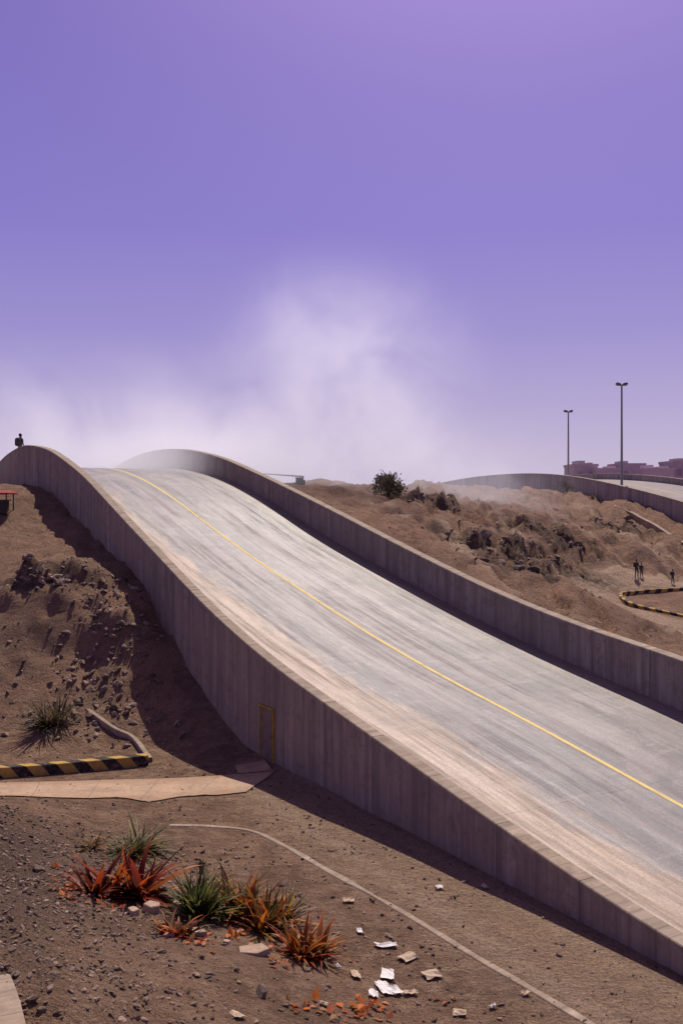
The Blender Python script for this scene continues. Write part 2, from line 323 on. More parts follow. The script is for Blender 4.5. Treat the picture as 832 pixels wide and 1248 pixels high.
# ---------------------------------------------------------------- draped things
def drape_strip(name,path,width,off,mat,h=0.0,n=10,parent=None,fixed=False,wob=0,sm=0):
    sp=smooth_path([(p[0],p[1],p[2]) for p in path],n); v=[];uv=[];f=[];L=0
    tanp=[(sp[min(i+1,len(sp)-1)]-sp[max(i-1,0)]) for i in range(len(sp))]; NN=[]
    for d in tanp: d=d.copy(); d.z=0; d.normalize(); NN.append(Vector((-d.y,d.x,0)))
    Z=[p.z if fixed else max(tz(p.x,p.y),tz(p.x+q.x*width/2,p.y+q.y*width/2),tz(p.x-q.x*width/2,p.y-q.y*width/2)) for p,q in zip(sp,NN)]
    if sm:
        zp=np.pad(np.array(Z),sm,mode='edge'); Z=np.convolve(zp,np.ones(2*sm+1)/(2*sm+1),'valid')
    for i,p in enumerate(sp):
        if i: L+=(p-sp[i-1]).length
        nn=NN[i]; zc=float(Z[i]); wj=noise.noise((L*.8,3,0))*wob
        for w,z in [(-width/2,-.5),(-width/2,h+off-.012),(-width/2+.015,h+off),(width/2-.015,h+off),(width/2,h+off-.012),(width/2,-.5)]:
            q=p+nn*(w+wj*(1 if w>0 else -.6)); v.append((q.x,q.y,zc+z)); uv.append((L,w+z))
    for k in range(len(sp)-1):
        for q in range(5): f.append((k*6+q,(k+1)*6+q,(k+1)*6+q+1,k*6+q+1))
    f.append(tuple(range(6))); L2=(len(sp)-1)*6; f.append(tuple(L2+q for q in range(6))[::-1])
    return new_mesh(name,v,f,mat,uvs=uv,parent=parent)
t=NT('hazard_stripe_paint'); u=t.sep(t.tc.outputs['UV'])
st=t.math('LESS_THAN',t.math('FRACT',t.math('DIVIDE',t.math('ADD',u[0],t.math('MULTIPLY',u[1],.8)),.85)),.5)
cs=t.mix(st,(.025,.02,.018),(.44,.28,.06)); wear=t.mapr(t.noise(6,7,.75),.5,.66,0,.8); t.col(t.mix(wear,cs,(.22,.15,.11))); m_haz=t.m
drape_strip('striped_kerb',[G(-160,958),G(0,944),G(90,935),G(180,926)],.30,.0,m_haz,.30,sm=6)
drape_strip('concrete_kerb',[G(183,924),U(165,906,31.6),U(140,893,32),U(108,878,33)],.16,.0,m_kerb,.12,sm=5)
drape_strip('striped_kerb',loop_in,.2,0,m_haz,.15,sm=8)
drape_strip('edging_kerb',[G(205,1010),G(255,1008),G(305,1012),G(345,1030),G(400,1062),G(500,1118),G(600,1178),G(720,1248),G(860,1330)],.14,.0,m_kerb,.02,14,wob=.07)
drape_strip('bank_kerb',[U(735,607,90),U(765,622,82),U(800,640,76),U(832,658,71),U(900,700,62)],.3,.05,m_kerb,.2,sm=10)
t=NT('dusty_paving'); o_=t.tc.outputs['UV']; u=t.sep(o_)
pc=t.mix(t.mapr(t.noise(.8,8,.7),.35,.65),(.50,.34,.225),(.33,.22,.145)); pc=t.mix(t.mapr(t.noise(9,6,.7),.45,.7,0,.55),pc,(.20,.135,.095))
ed=t.math('MINIMUM',u[1],t.math('SUBTRACT',1.,u[1])); ed=t.math('ADD',ed,t.mapr(t.noise(1.1,7,.75),.3,.7,-.28,.28)); pc=t.mix(t.mapr(ed,.22,.02),pc,(.33,.205,.13))
jj=t.math('LESS_THAN',t.math('FRACT',t.math('MULTIPLY',u[0],7.)),.012); pc=t.mix(t.math('MULTIPLY',jj,.6),pc,(.08,.055,.04))
t.col(pc); t.bump(t.noise(12,6,.7),.5,.04)
def quad_sheet(name,c4,nu,nv,off,mat):
    a,b,c_,d=[np.array(q[:2]) for q in c4]; v=[];f=[];uvq=[]
    for j in range(nv+1):
        for i in range(nu+1):
            u_,v_=i/nu,j/nv; p=(a*(1-u_)+b*u_)*(1-v_)+(d*(1-u_)+c_*u_)*v_
            if j==0: p=p+np.array([0,noise.noise((p[0]*.9,1,4))*.5])
            v.append(p); uvq.append((u_,v_))
    v=np.array(v); z=terr(v[:,0],v[:,1])+off; vv=np.column_stack([v,z])
    for j in range(nv):
        for i in range(nu): k=j*(nu+1)+i; f.append((k,k+1,k+nu+2,k+nu+1))
    return new_mesh(name,vv,f,mat,True,uvs=uvq)
quad_sheet('dusty_pavement',[G(-180,1005),G(300,966),G(336,940),G(-180,960)],90,24,.03,t.m)
quad_sheet('concrete_doorstep',[G(290,942),G(332,941),G(322,930),G(286,932)],14,14,.05,t.m)
a=U(0,1187,11.2); b=U(34,1250,9.8)
drape_strip('concrete_slab_edge',[(a[0]-1.3,a[1]+1.3,a[2]),(a[0]-.35,a[1]+.1,a[2]),(b[0]-.35,b[1]-.1,b[2]),(b[0]+.2,b[1]-1.6,b[2]+.1)],.7,.0,m_kerb,0,6,fixed=True)

# ---------------------------------------------------------------- highway
def hw_xy(off):
    o=[]
    for i,p in enumerate(HW):
        d=(HW[min(i+1,len(HW)-1)]-HW[max(i-1,0)]); d.z=0; d.normalize(); nn=Vector((-d.y,d.x,0))
        if nn.x<0: nn=-nn
        o.append(p+nn*off)
    return o
def poly_wall(name,pts,th,hb,mat):
    def fn(s,w):
        i=int(round(s)); d=(pts[min(i+1,len(pts)-1)]-pts[max(i-1,0)]); d.z=0; d.normalize(); nn=Vector((-d.y,d.x,0))
        if nn.x<0: nn=-nn
        q=pts[i]+nn*w; return (q.x,q.y)
    return wall_ribbon(name,fn,list(range(len(pts))),lambda s:pts[int(round(s))].z,lambda s:pts[int(round(s))].z-hb,th,1,mat)
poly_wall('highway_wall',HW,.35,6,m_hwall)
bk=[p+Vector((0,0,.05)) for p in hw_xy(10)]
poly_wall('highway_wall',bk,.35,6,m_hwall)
lo=hw_xy(.36); hi=hw_xy(9.9); v=[];f=[];uvs=[]
for i in range(len(lo)):
    v+=[lo[i]-Vector((0,0,.75)),hi[i]-Vector((0,0,.6))]; uvs+=[(3,i),(9,i)]
for i in range(len(lo)-1): f.append((2*i,2*i+1,2*i+3,2*i+2))
hr=empty('highway_road'); new_mesh('carriageway',v,f,simple('pale_road',(.30,.26,.25),.3,.5),True,uvs,hr)
mid=hw_xy(5.1); mi2=hw_xy(5.25); v=[];f=[]
for p,q in zip(mid,mi2): v+=[(p.x,p.y,p.z-.66),(q.x,q.y,q.z-.66)]
for i in range(len(mid)-1): f.append((2*i,2*i+1,2*i+3,2*i+2))
new_mesh('lane_line',v,f,m_yel,parent=hr,uvs=[(0,i) for i in range(len(v))])

# ---------------------------------------------------------------- lamps
m_pole=simple('galvanised_steel',(.17,.145,.17),.2,4,.5); m_glass=simple('lamp_lens',(.35,.34,.36),.2,4,.3)
def lamp(px,pyt,Y,zb):
    x,y,zt=U(px,pyt,Y); e=empty('street_lamp',(x,y,zb)); h=zt-zb
    mb=MB(); mb.tube([(0,0,0),(0,0,.5),(0,0,.52),(0,0,h-.1)],[.19,.19,.14,.08],10); mb.tube([(0,0,-.3),(0,0,.06)],[.28,.28],10); mb.make('pole',m_pole,True,e)
    mb=MB(); mb.tube([(-.36,0,h-.02),(-.15,0,h-.1),(.15,0,h-.1),(.36,0,h-.02)],[.05,.05,.05,.05],8); mb.make('arms',m_pole,True,e)
    mb=MB()
    for sx in(-1,1):
        c0=Vector((sx*.32,0,h)); v=[]
        for dz,k in((-.14,.75),(0,1),(.12,.6)):
            for dx,dy in((-.26,-.17),(.26,-.17),(.26,.17),(-.26,.17)): v.append(c0+Vector((dx*k,dy*k,dz+sx*dx*.15)))
        mb.add(v,[(3,2,1,0),(0,1,5,4),(1,2,6,5),(2,3,7,6),(3,0,4,7),(4,5,9,8),(5,6,10,9),(6,7,11,10),(7,4,8,11),(8,9,10,11)])
    mb.make('lamp_heads',m_pole,parent=e)
    mb=MB()
    for sx in(-1,1): mb.box((sx*.32,0,h-.155),(.32,.2,.03))
    mb.make('lenses',m_glass,parent=e)
lamp(757,468,95,7.6); lamp(692,501,124,8.6)

# ---------------------------------------------------------------- buildings
m_bld=simple('hazy_masonry',(.50,.40,.43),.15,.4); m_bld2=simple('hazy_plaster',(.62,.50,.53),.15,.4); m_win=simple('hazy_window_glass',(.34,.28,.35),.2,1,.4)  # distance haze is mixed into these wall and window colours
def building(x0,x1,top,Y,depth,mat,steps=()):
    X0=(x0-416)/F*Y; X1=(x1-416)/F*Y; zt=H+(HY-top)/F*Y; zb=5.5; e=empty('apartment_building',((X0+X1)/2,Y+depth/2,zb)); w=X1-X0; h=zt-zb
    mb=MB(); mb.box((0,0,h/2),(w,depth,h)); 
    for fx,fw,fh in steps: mb.box((fx*w,0,h+fh/2-.01),(fw*w,depth*.6,fh))
    mb.make('walls',mat,parent=e)
    mb=MB()
    for sx,sy,dx,dy in((0,-depth/2,w+.3,.25),(0,depth/2,w+.3,.25),(-w/2,0,.25,depth-.3),(w/2,0,.25,depth-.3)): mb.box((sx,sy,h+.2),(dx,dy,.5))
    mb.make('roof_parapet',mat,parent=e)
    mb=MB(); nw=max(2,int(w/2.2)); z=h-1.9
    while z>1:
        for i in range(nw): mb.box((-w/2+(i+.5)*w/nw,-depth/2-.0,z),(.9,.12,1.3))
        z-=3.0
    mb.make('windows',m_win,parent=e)
building(699,728,568,205,9,m_bld,((-.1,.3,1.2),(.3,.15,.8)))
building(729,756,573,200,8,m_bld2,((.2,.3,.9),))
building(754,786,567,212,9,m_bld,((-.2,.25,1.0),))
building(784,821,573,195,8,m_bld2,((-.2,.2,1.1),(.25,.3,.8)))
building(820,850,564,200,9,m_bld,((0,.4,1),))

# ---------------------------------------------------------------- rocks
def ico(sub):
    bm=bmesh.new(); bmesh.ops.create_icosphere(bm,subdivisions=sub,radius=1); v=np.array([tuple(q.co) for q in bm.verts]); f=np.array([[w.index for w in q.verts] for q in bm.faces]); bm.free(); return v,f
ICO1=ico(1); ICO2=ico(2)
def rock_shape(seed,hi=False):
    v,f=ICO2 if hi else ICO1; v=v.copy(); r=np.random.default_rng(seed)
    for _ in range(9):
        nrm=r.normal(size=3); nrm/=np.linalg.norm(nrm); d=r.uniform(.35,.75); k=v@nrm; ov=np.clip(k-d,0,None); v-=ov[:,None]*nrm
    v*=1+r.normal(size=(len(v),1))*.05
    return v*np.array([1.15,r.uniform(.55,.95),r.uniform(.4,.75)]),f
TPL=[rock_shape(i) for i in range(14)]; TPLH=[rock_shape(50+i,True) for i in range(12)]
def scatter(name,items,mat,hi=False,sink=.3):
    V=[];Fc=[];C=[];o=0
    it=np.array(items); zz=terr(it[:,0],it[:,1]); T=TPLH if hi else TPL
    for (x,y,r),z in zip(it,zz):
        v,f=T[rng.integers(len(T))]; an=rng.uniform(0,6.28); ca,sa=math.cos(an),math.sin(an)
        q=v*r*rng.uniform(.75,1.25,size=3); q=np.column_stack([q[:,0]*ca-q[:,1]*sa,q[:,0]*sa+q[:,1]*ca,q[:,2]]); tl=rng.normal()*.3
        q[:,2]+=q[:,0]*tl; q+=np.array([x,y,z+r*(.5-sink)]); V.append(q);Fc.append(f+o);o+=len(v); g=rng.uniform(.5,1.9); C+= [(g,g,g,1)]*len(v)
    return new_mesh(name,np.concatenate(V),np.concatenate(Fc).tolist(),mat,cols=C)
t=NT('desert_rock'); at=t.attr(); rc=t.mix(t.mapr(t.noise(5,6,.7),.35,.65),(.25,.17,.125),(.12,.083,.065)); t.col(t.mix(1.0,rc,at,'MULTIPLY')); t.bump(t.noise(14,6,.7),.8,.06); m_rock=t.m
t=NT('pale_stone'); t.col(t.mix(t.mapr(t.noise(6,6,.7),.35,.65),(.50,.36,.25),(.32,.22,.155))); t.bump(t.noise(18,6,.7),.6,.04); m_pale=t.m
def wof(q): return (q[0]-5.7)*NX+(q[1]-16.4)*NY
it=[]
while len(it)<1000:
    px=random.uniform(-30,230);py=random.uniform(690,905)
    if random.random()>.15+.85*math.exp(-((px-130)/45)**2): continue
    Y=(31.5+(905-py)*.036)+random.uniform(-.4,.4); it.append(((px-416)/F*Y,Y,.022*(10**(random.random()**2.2))))
it+= [((px-416)/F*Y+random.gauss(0,.9),Y+random.gauss(0,.35),random.uniform(.07,.28)) for px,Y in [(45,38.3)]*60]
it+= [((px-416)/F*Y+random.gauss(0,.7),Y+random.gauss(0,1.2),random.uniform(.04,.19)) for px,Y in [(115,35)]*80]
it=[q for q in it if wof(q)<-.2]
scatter('hillside_rocks',it,m_rock,True,.4)
it=[]
for px,py,Y,rx,ry in OUT[:-1]:
    X=(px-416)/F*Y
    for _ in range(130): it.append((X+random.gauss(0,rx*.42),Y+random.gauss(0,ry*.42),.05*(8**(random.random()**2.3))))
for _ in range(1100): it.append((random.uniform(2,32),random.uniform(40,85),.035*(4.5**(random.random()**2))))
it=[q for q in it if wof(q)>W+.8]
dd=seg_dist(np.array([q[0] for q in it]),np.array([q[1] for q in it]),loop_rd); it=[q for q,d in zip(it,dd) if d>1.8]
scatter('rock_outcrops',it,m_rock,True,.55)
it=[]
while len(it)<9500:
    x=random.uniform(-9,1.5);y=random.uniform(8.5,22.5)
    px=416+F*x/y; dn=max(.06,min(1,(330-px)/240))*(.6+.9*noise.noise((x*.8,y*.8,2))+.2)
    if px<-40 or random.random()>dn: continue
    it.append((x,y,.010*(7.5**(random.random()**2.7))))
scatter('gravel',it,m_rock,False,.25)
it=[]
while len(it)<5600:
    x=random.uniform(-10,12);y=random.uniform(12,31)
    if wof((x,y))>-.1 or noise.noise((x*.5,y*.5,7))<random.uniform(-.5,.3): continue
    it.append((x,y,.010*(7**(random.random()**2.6))))
scatter('pebbles',it,m_rock,False,.25)
def ray_ground(px,py):
    Ys=np.arange(6,45,.1); X=(px-416)/F*Ys; z=H+(HY-py)/F*Ys; h=terr(X,Ys); k=int(np.argmax(z<=h)); return float(X[k]),float(Ys[k]),float(h[k])
big=[(48,1062,.22),(318,1212,.20),(344,1081,.13),(168,1104,.09),(360,1190,.06),(66,1190,.1),(100,1120,.09),(545,1222,.08),(388,1120,.07),(420,1158,.06),(25,1140,.08),(150,1160,.06),(246,1040,.09),(400,1205,.07),(520,1160,.05),(610,1225,.07),(480,1235,.06),(575,1150,.05),(660,1238,.06),(460,1095,.05),(300,1060,.06)]
it=[(*ray_ground(px,py)[:2],r) for px,py,r in big]; scatter('boulders',it,m_rock,True,.35)
def slab(px,py,w,d,h,rz,name='broken_concrete_slab',mat=None,tilt=.1):
    X,Y,z=ray_ground(px,py)
    bm=bmesh.new(); n_=random.choice((5,6)); r=random.Random(int(px)); vs=[]
    for k in range(n_):
        an=2*math.pi*k/n_+r.uniform(-.35,.35); vs.append(bm.verts.new((math.cos(an)*w/2*r.uniform(.8,1.15),math.sin(an)*d/2*r.uniform(.8,1.15),0)))
    fa=bm.faces.new(vs); ex=bmesh.ops.extrude_face_region(bm,geom=[fa]); 
    for q in ex['geom']:
        if isinstance(q,bmesh.types.BMVert): q.co.z+=h; q.co.x*=.92; q.co.y*=.92
    bmesh.ops.recalc_face_normals(bm,faces=bm.faces); bmesh.ops.bevel(bm,geom=bm.edges[:],offset=h*.08,segments=1,affect='EDGES')
    me=bpy.data.meshes.new(name); bm.to_mesh(me); bm.free(); me.materials.append(mat or m_pale); o=bpy.data.objects.new(name,me); o.location=(X,Y,z-.02); o.rotation_euler=(tilt,tilt*.6,rz); scene.collection.objects.link(o)
slab(310,1164,.62,.36,.11,.2); slab(183,1112,.36,.3,.17,.8); slab(241,1140,.34,.22,.11,-.3); slab(162,1115,.3,.22,.12,2.); slab(218,1112,.2,.3,.2,1.3); slab(205,1142,.2,.14,.07,.4); slab(276,1150,.18,.14,.07,2.4)

m_paper=simple('discarded_paper',(.76,.72,.68),.15,4); m_card=simple('cardboard_scrap',(.54,.40,.28),.25,4)
def paper(px,py,w,d,mat,name):
    X,Y,z=ray_ground(px,py); r=random.Random(int(px*7+py)); v=[];f=[];N=5; an=r.uniform(0,3)
    for j in range(N):
        for i in range(N):
            a_=(i/(N-1)-.5)*w*(1+r.uniform(-.12,.12)); b_=(j/(N-1)-.5)*d*(1+r.uniform(-.12,.12)); x=a_*math.cos(an)-b_*math.sin(an);y=a_*math.sin(an)+b_*math.cos(an)
            v.append((X+x,Y+y,tz(X+x,Y+y)+.03+r.uniform(0,.04)))
    for j in range(N-1):
        for i in range(N-1): k=j*N+i; f.append((k,k+1,k+N+1,k+N))
    new_mesh(name,v,f,mat)
for q in ((438,1138,.18,.1),(470,1155,.38,.16),(472,1190,.36,.22),(455,1214,.26,.15),(468,1209,.38,.22),(535,1085,.14,.14),(482,1213,.24,.18),(412,1180,.1,.08),(600,1232,.12,.08)): paper(*q,m_paper,'paper_litter')
for q in ((497,1169,.22,.34),(526,1191,.24,.3),(433,1192,.3,.14),(425,1100,.22,.16),(500,1215,.22,.12),(590,1085,.2,.1),(560,1240,.2,.2),(290,1240,.2,.15),(395,1228,.14,.1),(640,1215,.14,.1),(350,1118,.14,.1)): paper(*q,m_card,'cardboard_litter')

# ---------------------------------------------------------------- plants
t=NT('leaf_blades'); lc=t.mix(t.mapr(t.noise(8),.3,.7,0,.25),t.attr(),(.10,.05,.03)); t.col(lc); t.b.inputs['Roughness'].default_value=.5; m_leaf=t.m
tr=t.n.new('ShaderNodeBsdfTranslucent'); t.l.new(lc,tr.inputs['Color']); mxs=t.n.new('ShaderNodeMixShader'); mxs.inputs[0].default_value=.38
t.l.new(t.b.outputs[0],mxs.inputs[1]); t.l.new(tr.outputs[0],mxs.inputs[2]); t.l.new(mxs.outputs[0],t.n['Material Output'].inputs['Surface'])
def rosette(name,px,py,n,L,wd,cols,up=(.25,1.35),droop=.5,heads=1,sx=.3):
    X,Y,z=ray_ground(px,py); mb=MB(); cv=[]
    for h_ in range(heads):
        ox,oy=(0,0) if h_==0 else (random.gauss(0,L*sx),random.gauss(0,L*.22))
        for k in range(n//heads):
            az=random.uniform(0,2*math.pi); el=random.uniform(*up); l=L*random.uniform(.5,1.12); w=wd*random.uniform(.6,1.3); dr=droop*random.uniform(.2,2.)
            c0=random.choice(cols); g=random.uniform(.45,1.35); c0=tuple(q*g*random.uniform(.85,1.15) for q in c0); N=7; v=[]; side=Vector((-math.sin(az),math.cos(az),0)); p=Vector((X+ox+random.gauss(0,.04),Y+oy+random.gauss(0,.04),z-.03)); e_=el; tw=random.gauss(0,.35)
            for i in range(N):
                u_=i/(N-1); ww=w*(1-u_**1.6)*(.55+1.3*u_ if u_<.35 else 1.0)+.003
                d=Vector((math.cos(az+tw*u_)*math.cos(e_),math.sin(az+tw*u_)*math.cos(e_),math.sin(e_))); upv=d.cross(side).normalized()
                if upv.z<0: upv=-upv
                v+=[p-side*ww/2+upv*ww*.22,p,p+side*ww/2+upv*ww*.22]
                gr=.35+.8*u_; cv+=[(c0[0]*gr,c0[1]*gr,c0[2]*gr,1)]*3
                p=p+d*l/(N-1); e_-=dr*1.6/(N-1)*(0.4+u_)
            f=[]
            for i in range(N-1): a_=i*3; f+=[(a_,a_+1,a_+4,a_+3),(a_+1,a_+2,a_+5,a_+4)]
            mb.add(v,f)
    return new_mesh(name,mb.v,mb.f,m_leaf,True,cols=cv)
GR=[(.09,.12,.03),(.16,.17,.04),(.05,.075,.022)]; YG=[(.24,.19,.05),(.11,.105,.035),(.30,.22,.07)]; RD_=[(.40,.05,.012),(.52,.11,.012),(.26,.035,.015),(.12,.03,.02)]; OR=[(.55,.16,.02),(.45,.09,.012),(.15,.11,.03),(.22,.07,.02),(.6,.27,.04)]; DRY=[(.17,.13,.07),(.10,.085,.045),(.25,.18,.10)]
rosette('agave_plant',160,1044,190,1.1,.055,YG+GR[:1],(.02,.85),.5,3,.26)
rosette('bromeliad_plant',168,1098,190,1.25,.14,RD_,(.05,1.2),.5,4,.3)
rosette('agave_plant',240,1118,170,1.0,.08,GR+[(.22,.22,.05)],(.3,1.4),.4,3,.24)
rosette('bromeliad_plant',296,1120,210,.95,.085,OR+GR[:2],(.15,1.3),.5,5,.34)
rosette('bromeliad_plant',330,1138,150,.85,.085,OR+GR[1:2],(.15,1.3),.5,4,.34)
rosette('bromeliad_plant',370,1168,150,.8,.085,OR+RD_[:2],(.1,1.2),.5,4,.3)
rosette('bromeliad_plant',222,1142,70,.6,.09,OR+RD_,(.1,1.0),.5,3)
rosette('bromeliad_plant',118,1092,40,.5,.06,RD_,(.1,.9),.5)
rosette('agave_plant',57,888,260,1.35,.05,DRY+[(.075,.075,.04)],(.05,1.25),.35,2,.2)
rosette('agave_plant',112,1033,40,.45,.05,YG+OR[:1],(.1,1.0),.4)
rosette('bromeliad_plant',100,1080,16,.3,.06,OR,(.1,.9),.5)
mb=MB(); cv=[]
spots=[(80,1080,14),(86,1097,16),(75,1060,5),(215,1125,14),(330,1160,12),(370,1228,18),(440,1235,24),(455,1225,14),(548,1222,6),(285,1140,14),(250,1150,10),(130,1100,12),(350,1175,10),(410,1240,16),(470,1242,8)]
for px,py,k in spots:
    for _ in range(k):
        X,Y,z=ray_ground(px+random.gauss(0,10),py+random.gauss(0,5)); az=random.uniform(0,6.3); l=random.uniform(.05,.19); w=l*.35; ti=random.uniform(-.3,.9); ca,sa=math.cos(az),math.sin(az)
        pts=[(0,0,0),(l*.5,w,.02),(l,0,l*ti),(l*.5,-w,.01)]; mb.add([(X+a_*ca-b_*sa,Y+a_*sa+b_*ca,z+.03+max(0,c_)) for a_,b_,c_ in pts],[(0,1,2,3)])
        c0=random.choice([(.65,.17,.02),(.5,.10,.02),(.3,.09,.03),(.35,.15,.04)]); cv+=[(*c0,1)]*4
new_mesh('fallen_leaves',mb.v,mb.f,m_leaf,cols=cv)
def shrub(name,px,Y,w,h,n,cols):
    X=(px-416)/F*Y; z=tz(X,Y); mb=MB(); cv=[]
    for k in range(14):
        az=random.uniform(0,6.3); q=Vector((math.cos(az)*w*.38*random.random(),math.sin(az)*w*.38*random.random(),h*random.uniform(.6,.95)))
        b0=len(mb.v); mb.tube([(X,Y,z-.1),(X+q.x*.4,Y+q.y*.4,z+q.z*.5),(X+q.x,Y+q.y,z+q.z)],[.03,.02,.008],5); cv+=[(.07,.05,.035,1)]*(len(mb.v)-b0)
    cl=[]
    for k in range(26):
        az=random.uniform(0,6.3); r=math.sqrt(random.random())*.42*w; cl.append((X+math.cos(az)*r,Y+math.sin(az)*r,z+h*random.uniform(.25,.88)*(1-.5*(r/(w*.5))**2),random.choice(cols)))
    for k in range(n):
        cx,cy,cz,c0=random.choice(cl); s_=w*.09; p=Vector((cx+random.gauss(0,s_),cy+random.gauss(0,s_),cz+random.gauss(0,s_))); 
        if p.z<z: p.z=z+.02
        d=(p-Vector((X,Y,z))).normalized()+Vector((random.gauss(0,.4),random.gauss(0,.4),random.gauss(0,.3))); d.normalize(); sd=d.orthogonal().normalized(); l=w*.10; ww=l*.3
        mb.add([p,p+d*l*.5+sd*ww,p+d*l,p+d*l*.5-sd*ww],[(0,1,2,3)]); g=random.uniform(.6,1.4); cv+=[(c0[0]*g,c0[1]*g,c0[2]*g,1)]*4
    return new_mesh(name,mb.v,mb.f,m_leaf,cols=cv)
DG=[(.09,.075,.045),(.12,.10,.06),(.16,.13,.075)]
shrub('desert_shrub',473,64,1.8,1.7,1200,DG); shrub('desert_shrub',690,92,1.5,1.2,500,DG); shrub('desert_shrub',735,90,1.0,.8,300,DG); shrub('desert_shrub',722,92,.9,.9,300,DG)
shrub('desert_shrub',245,20.5,.3,.25,200,DG)

# ---------------------------------------------------------------- people
m_cl=simple('dark_clothing',(.07,.055,.06),.3,5); m_sk=simple('skin_tone',(.28,.16,.11),.1,5); m_hr=simple('black_hair',(.02,.016,.015),.2,9); m_bp=simple('backpack_fabric',(.08,.06,.06),.3,5)
def person(x,y,z,sc=1.0,rz=0.,pack=True):
    root=empty('person',(x,y,z)); root.scale=(sc,)*3; root.rotation_euler=(0,0,rz)
    J={'pel':(0,0,.93),'wst':(0,.0,1.08),'chs':(0,.02,1.32),'nk':(0,0,1.47),'hd':(0,-.03,1.56),
       'lh':(-.1,0,.9),'lk':(-.13,-.04,.5),'la':(-.14,.04,.09),'lt':(-.15,-.12,.04),'rh':(.1,0,.9),'rk':(.14,-.06,.5),'ra':(.17,.02,.09),'rt':(.19,-.14,.04),
       'ls':(-.19,0,1.4),'le':(-.27,.03,1.12),'lw':(-.2,-.18,.95),'lf':(-.18,-.25,.9),'rs':(.19,0,1.4),'re':(.28,.03,1.13),'rw':(.22,-.16,.96),'rf':(.2,-.24,.92)}
    R_={'pel':.15,'wst':.13,'chs':.16,'nk':.06,'hd':.06,'lh':.095,'lk':.062,'la':.042,'lt':.035,'rh':.095,'rk':.062,'ra':.042,'rt':.035,'ls':.07,'le':.045,'lw':.032,'lf':.035,'rs':.07,'re':.045,'rw':.032,'rf':.035}
    E=[('pel','wst'),('wst','chs'),('chs','nk'),('nk','hd'),('pel','lh'),('lh','lk'),('lk','la'),('la','lt'),('pel','rh'),('rh','rk'),('rk','ra'),('ra','rt'),('chs','ls'),('ls','le'),('le','lw'),('lw','lf'),('chs','rs'),('rs','re'),('re','rw'),('rw','rf')]
    k=list(J); me=bpy.data.meshes.new('body'); me.from_pydata([J[q] for q in k],[(k.index(a),k.index(b)) for a,b in E],[])
    ob=bpy.data.objects.new('body',me); scene.collection.objects.link(ob); ob.parent=root; ob.modifiers.new('s','SKIN'); su=ob.modifiers.new('u','SUBSURF'); su.levels=su.render_levels=2
    for i,q in enumerate(k): me.skin_vertices[0].data[i].radius=(R_[q],R_[q]*(.72 if q in('chs','pel','wst') else 1))
    me.skin_vertices[0].data[0].use_root=True; me.materials.append(m_cl)
    v,f=ICO2; new_mesh('head',v*np.array([.078,.098,.118])+np.array([0,-.03,1.645]),f.tolist(),m_sk,True,parent=root)
    new_mesh('hair',v*np.array([.088,.105,.115])+np.array([0,-.005,1.672]),f.tolist(),m_hr,True,parent=root)
    if pack:
        v2=np.sign(v)*np.abs(v)**.6; new_mesh('backpack',v2*np.array([.2,.12,.27])+np.array([0,.19,1.24]),f.tolist(),m_bp,True,parent=root)
best=min(((abs((416+F*P(s,.75)[0]/P(s,.75)[1])-25),s) for s in np.arange(45,53,.05)))[1]
pxy=P(best,.75); person(pxy[0],pxy[1],float(rd(math.floor(best-45)+45.5))+.42,1.0,2.6)
for px,Y,sc in ((775,58.5,.62),(781,58.9,.5),(819,59,.5)):
    X=(px-416)/F*Y; person(X,Y,tz(X,Y)-.01,sc,.4,True)

m_red=simple('red_canvas',(.36,.045,.035),.4,3); m_dk=simple('dark_metal',(.07,.055,.05),.3,3)
X,Y,_=U(-8,598,47); z=tz(X,Y); st_=empty('market_stall',(X,Y,z))
mb=MB()
for dx in(-.8,.8):
    for dy in(-.5,.5): mb.tube([(dx,dy,-.1),(dx,dy,1.0)],[.03,.03],6)
mb.make('posts',m_dk,parent=st_)
mb=MB(); mb.add([(-.95,-.65,.98),(.95,-.65,.98),(.95,.65,.98),(-.95,.65,.98),(-.8,0,1.12),(.8,0,1.12),(-.95,-.65,.9),(.95,-.65,.9),(.95,.65,.9),(-.95,.65,.9)],[(0,1,5,4),(2,3,4,5),(1,2,5),(3,0,4),(6,7,1,0),(7,8,2,1),(8,9,3,2),(9,6,0,3)]); mb.make('canopy',m_red,parent=st_)
mb=MB(); mb.box((0,0,.3),(1.3,.7,.6)); mb.box((0,0,.63),(1.45,.85,.05)); mb.make('counter',m_dk,parent=st_)
X,Y,zt=U(365,583,66); z=tz(X,Y); z=max(z,zt-.9); bg=empty('barrier_gate',(X,Y,z)); hh=zt-z
mb=MB(); mb.box((0,0,hh*.5-.2),(.5,.4,hh+.4)); mb.box((0,0,hh+.03),(.56,.46,.06)); mb.box((.25,.1,hh*.4),(.25,.3,hh*.8)); mb.make('housing',m_dk,parent=bg)
mb=MB(); mb.tube([(.3,0,hh+.12),(-2.6,0,hh+.32)],[.05,.03],8); mb.make('boom',simple('painted_boom',(.45,.36,.33),.2,2),parent=bg)
mb=MB(); mb.tube([(-2.45,0,-.5),(-2.45,0,hh+.3)],[.03,.03],6); mb.make('rest_post',m_dk,parent=bg)

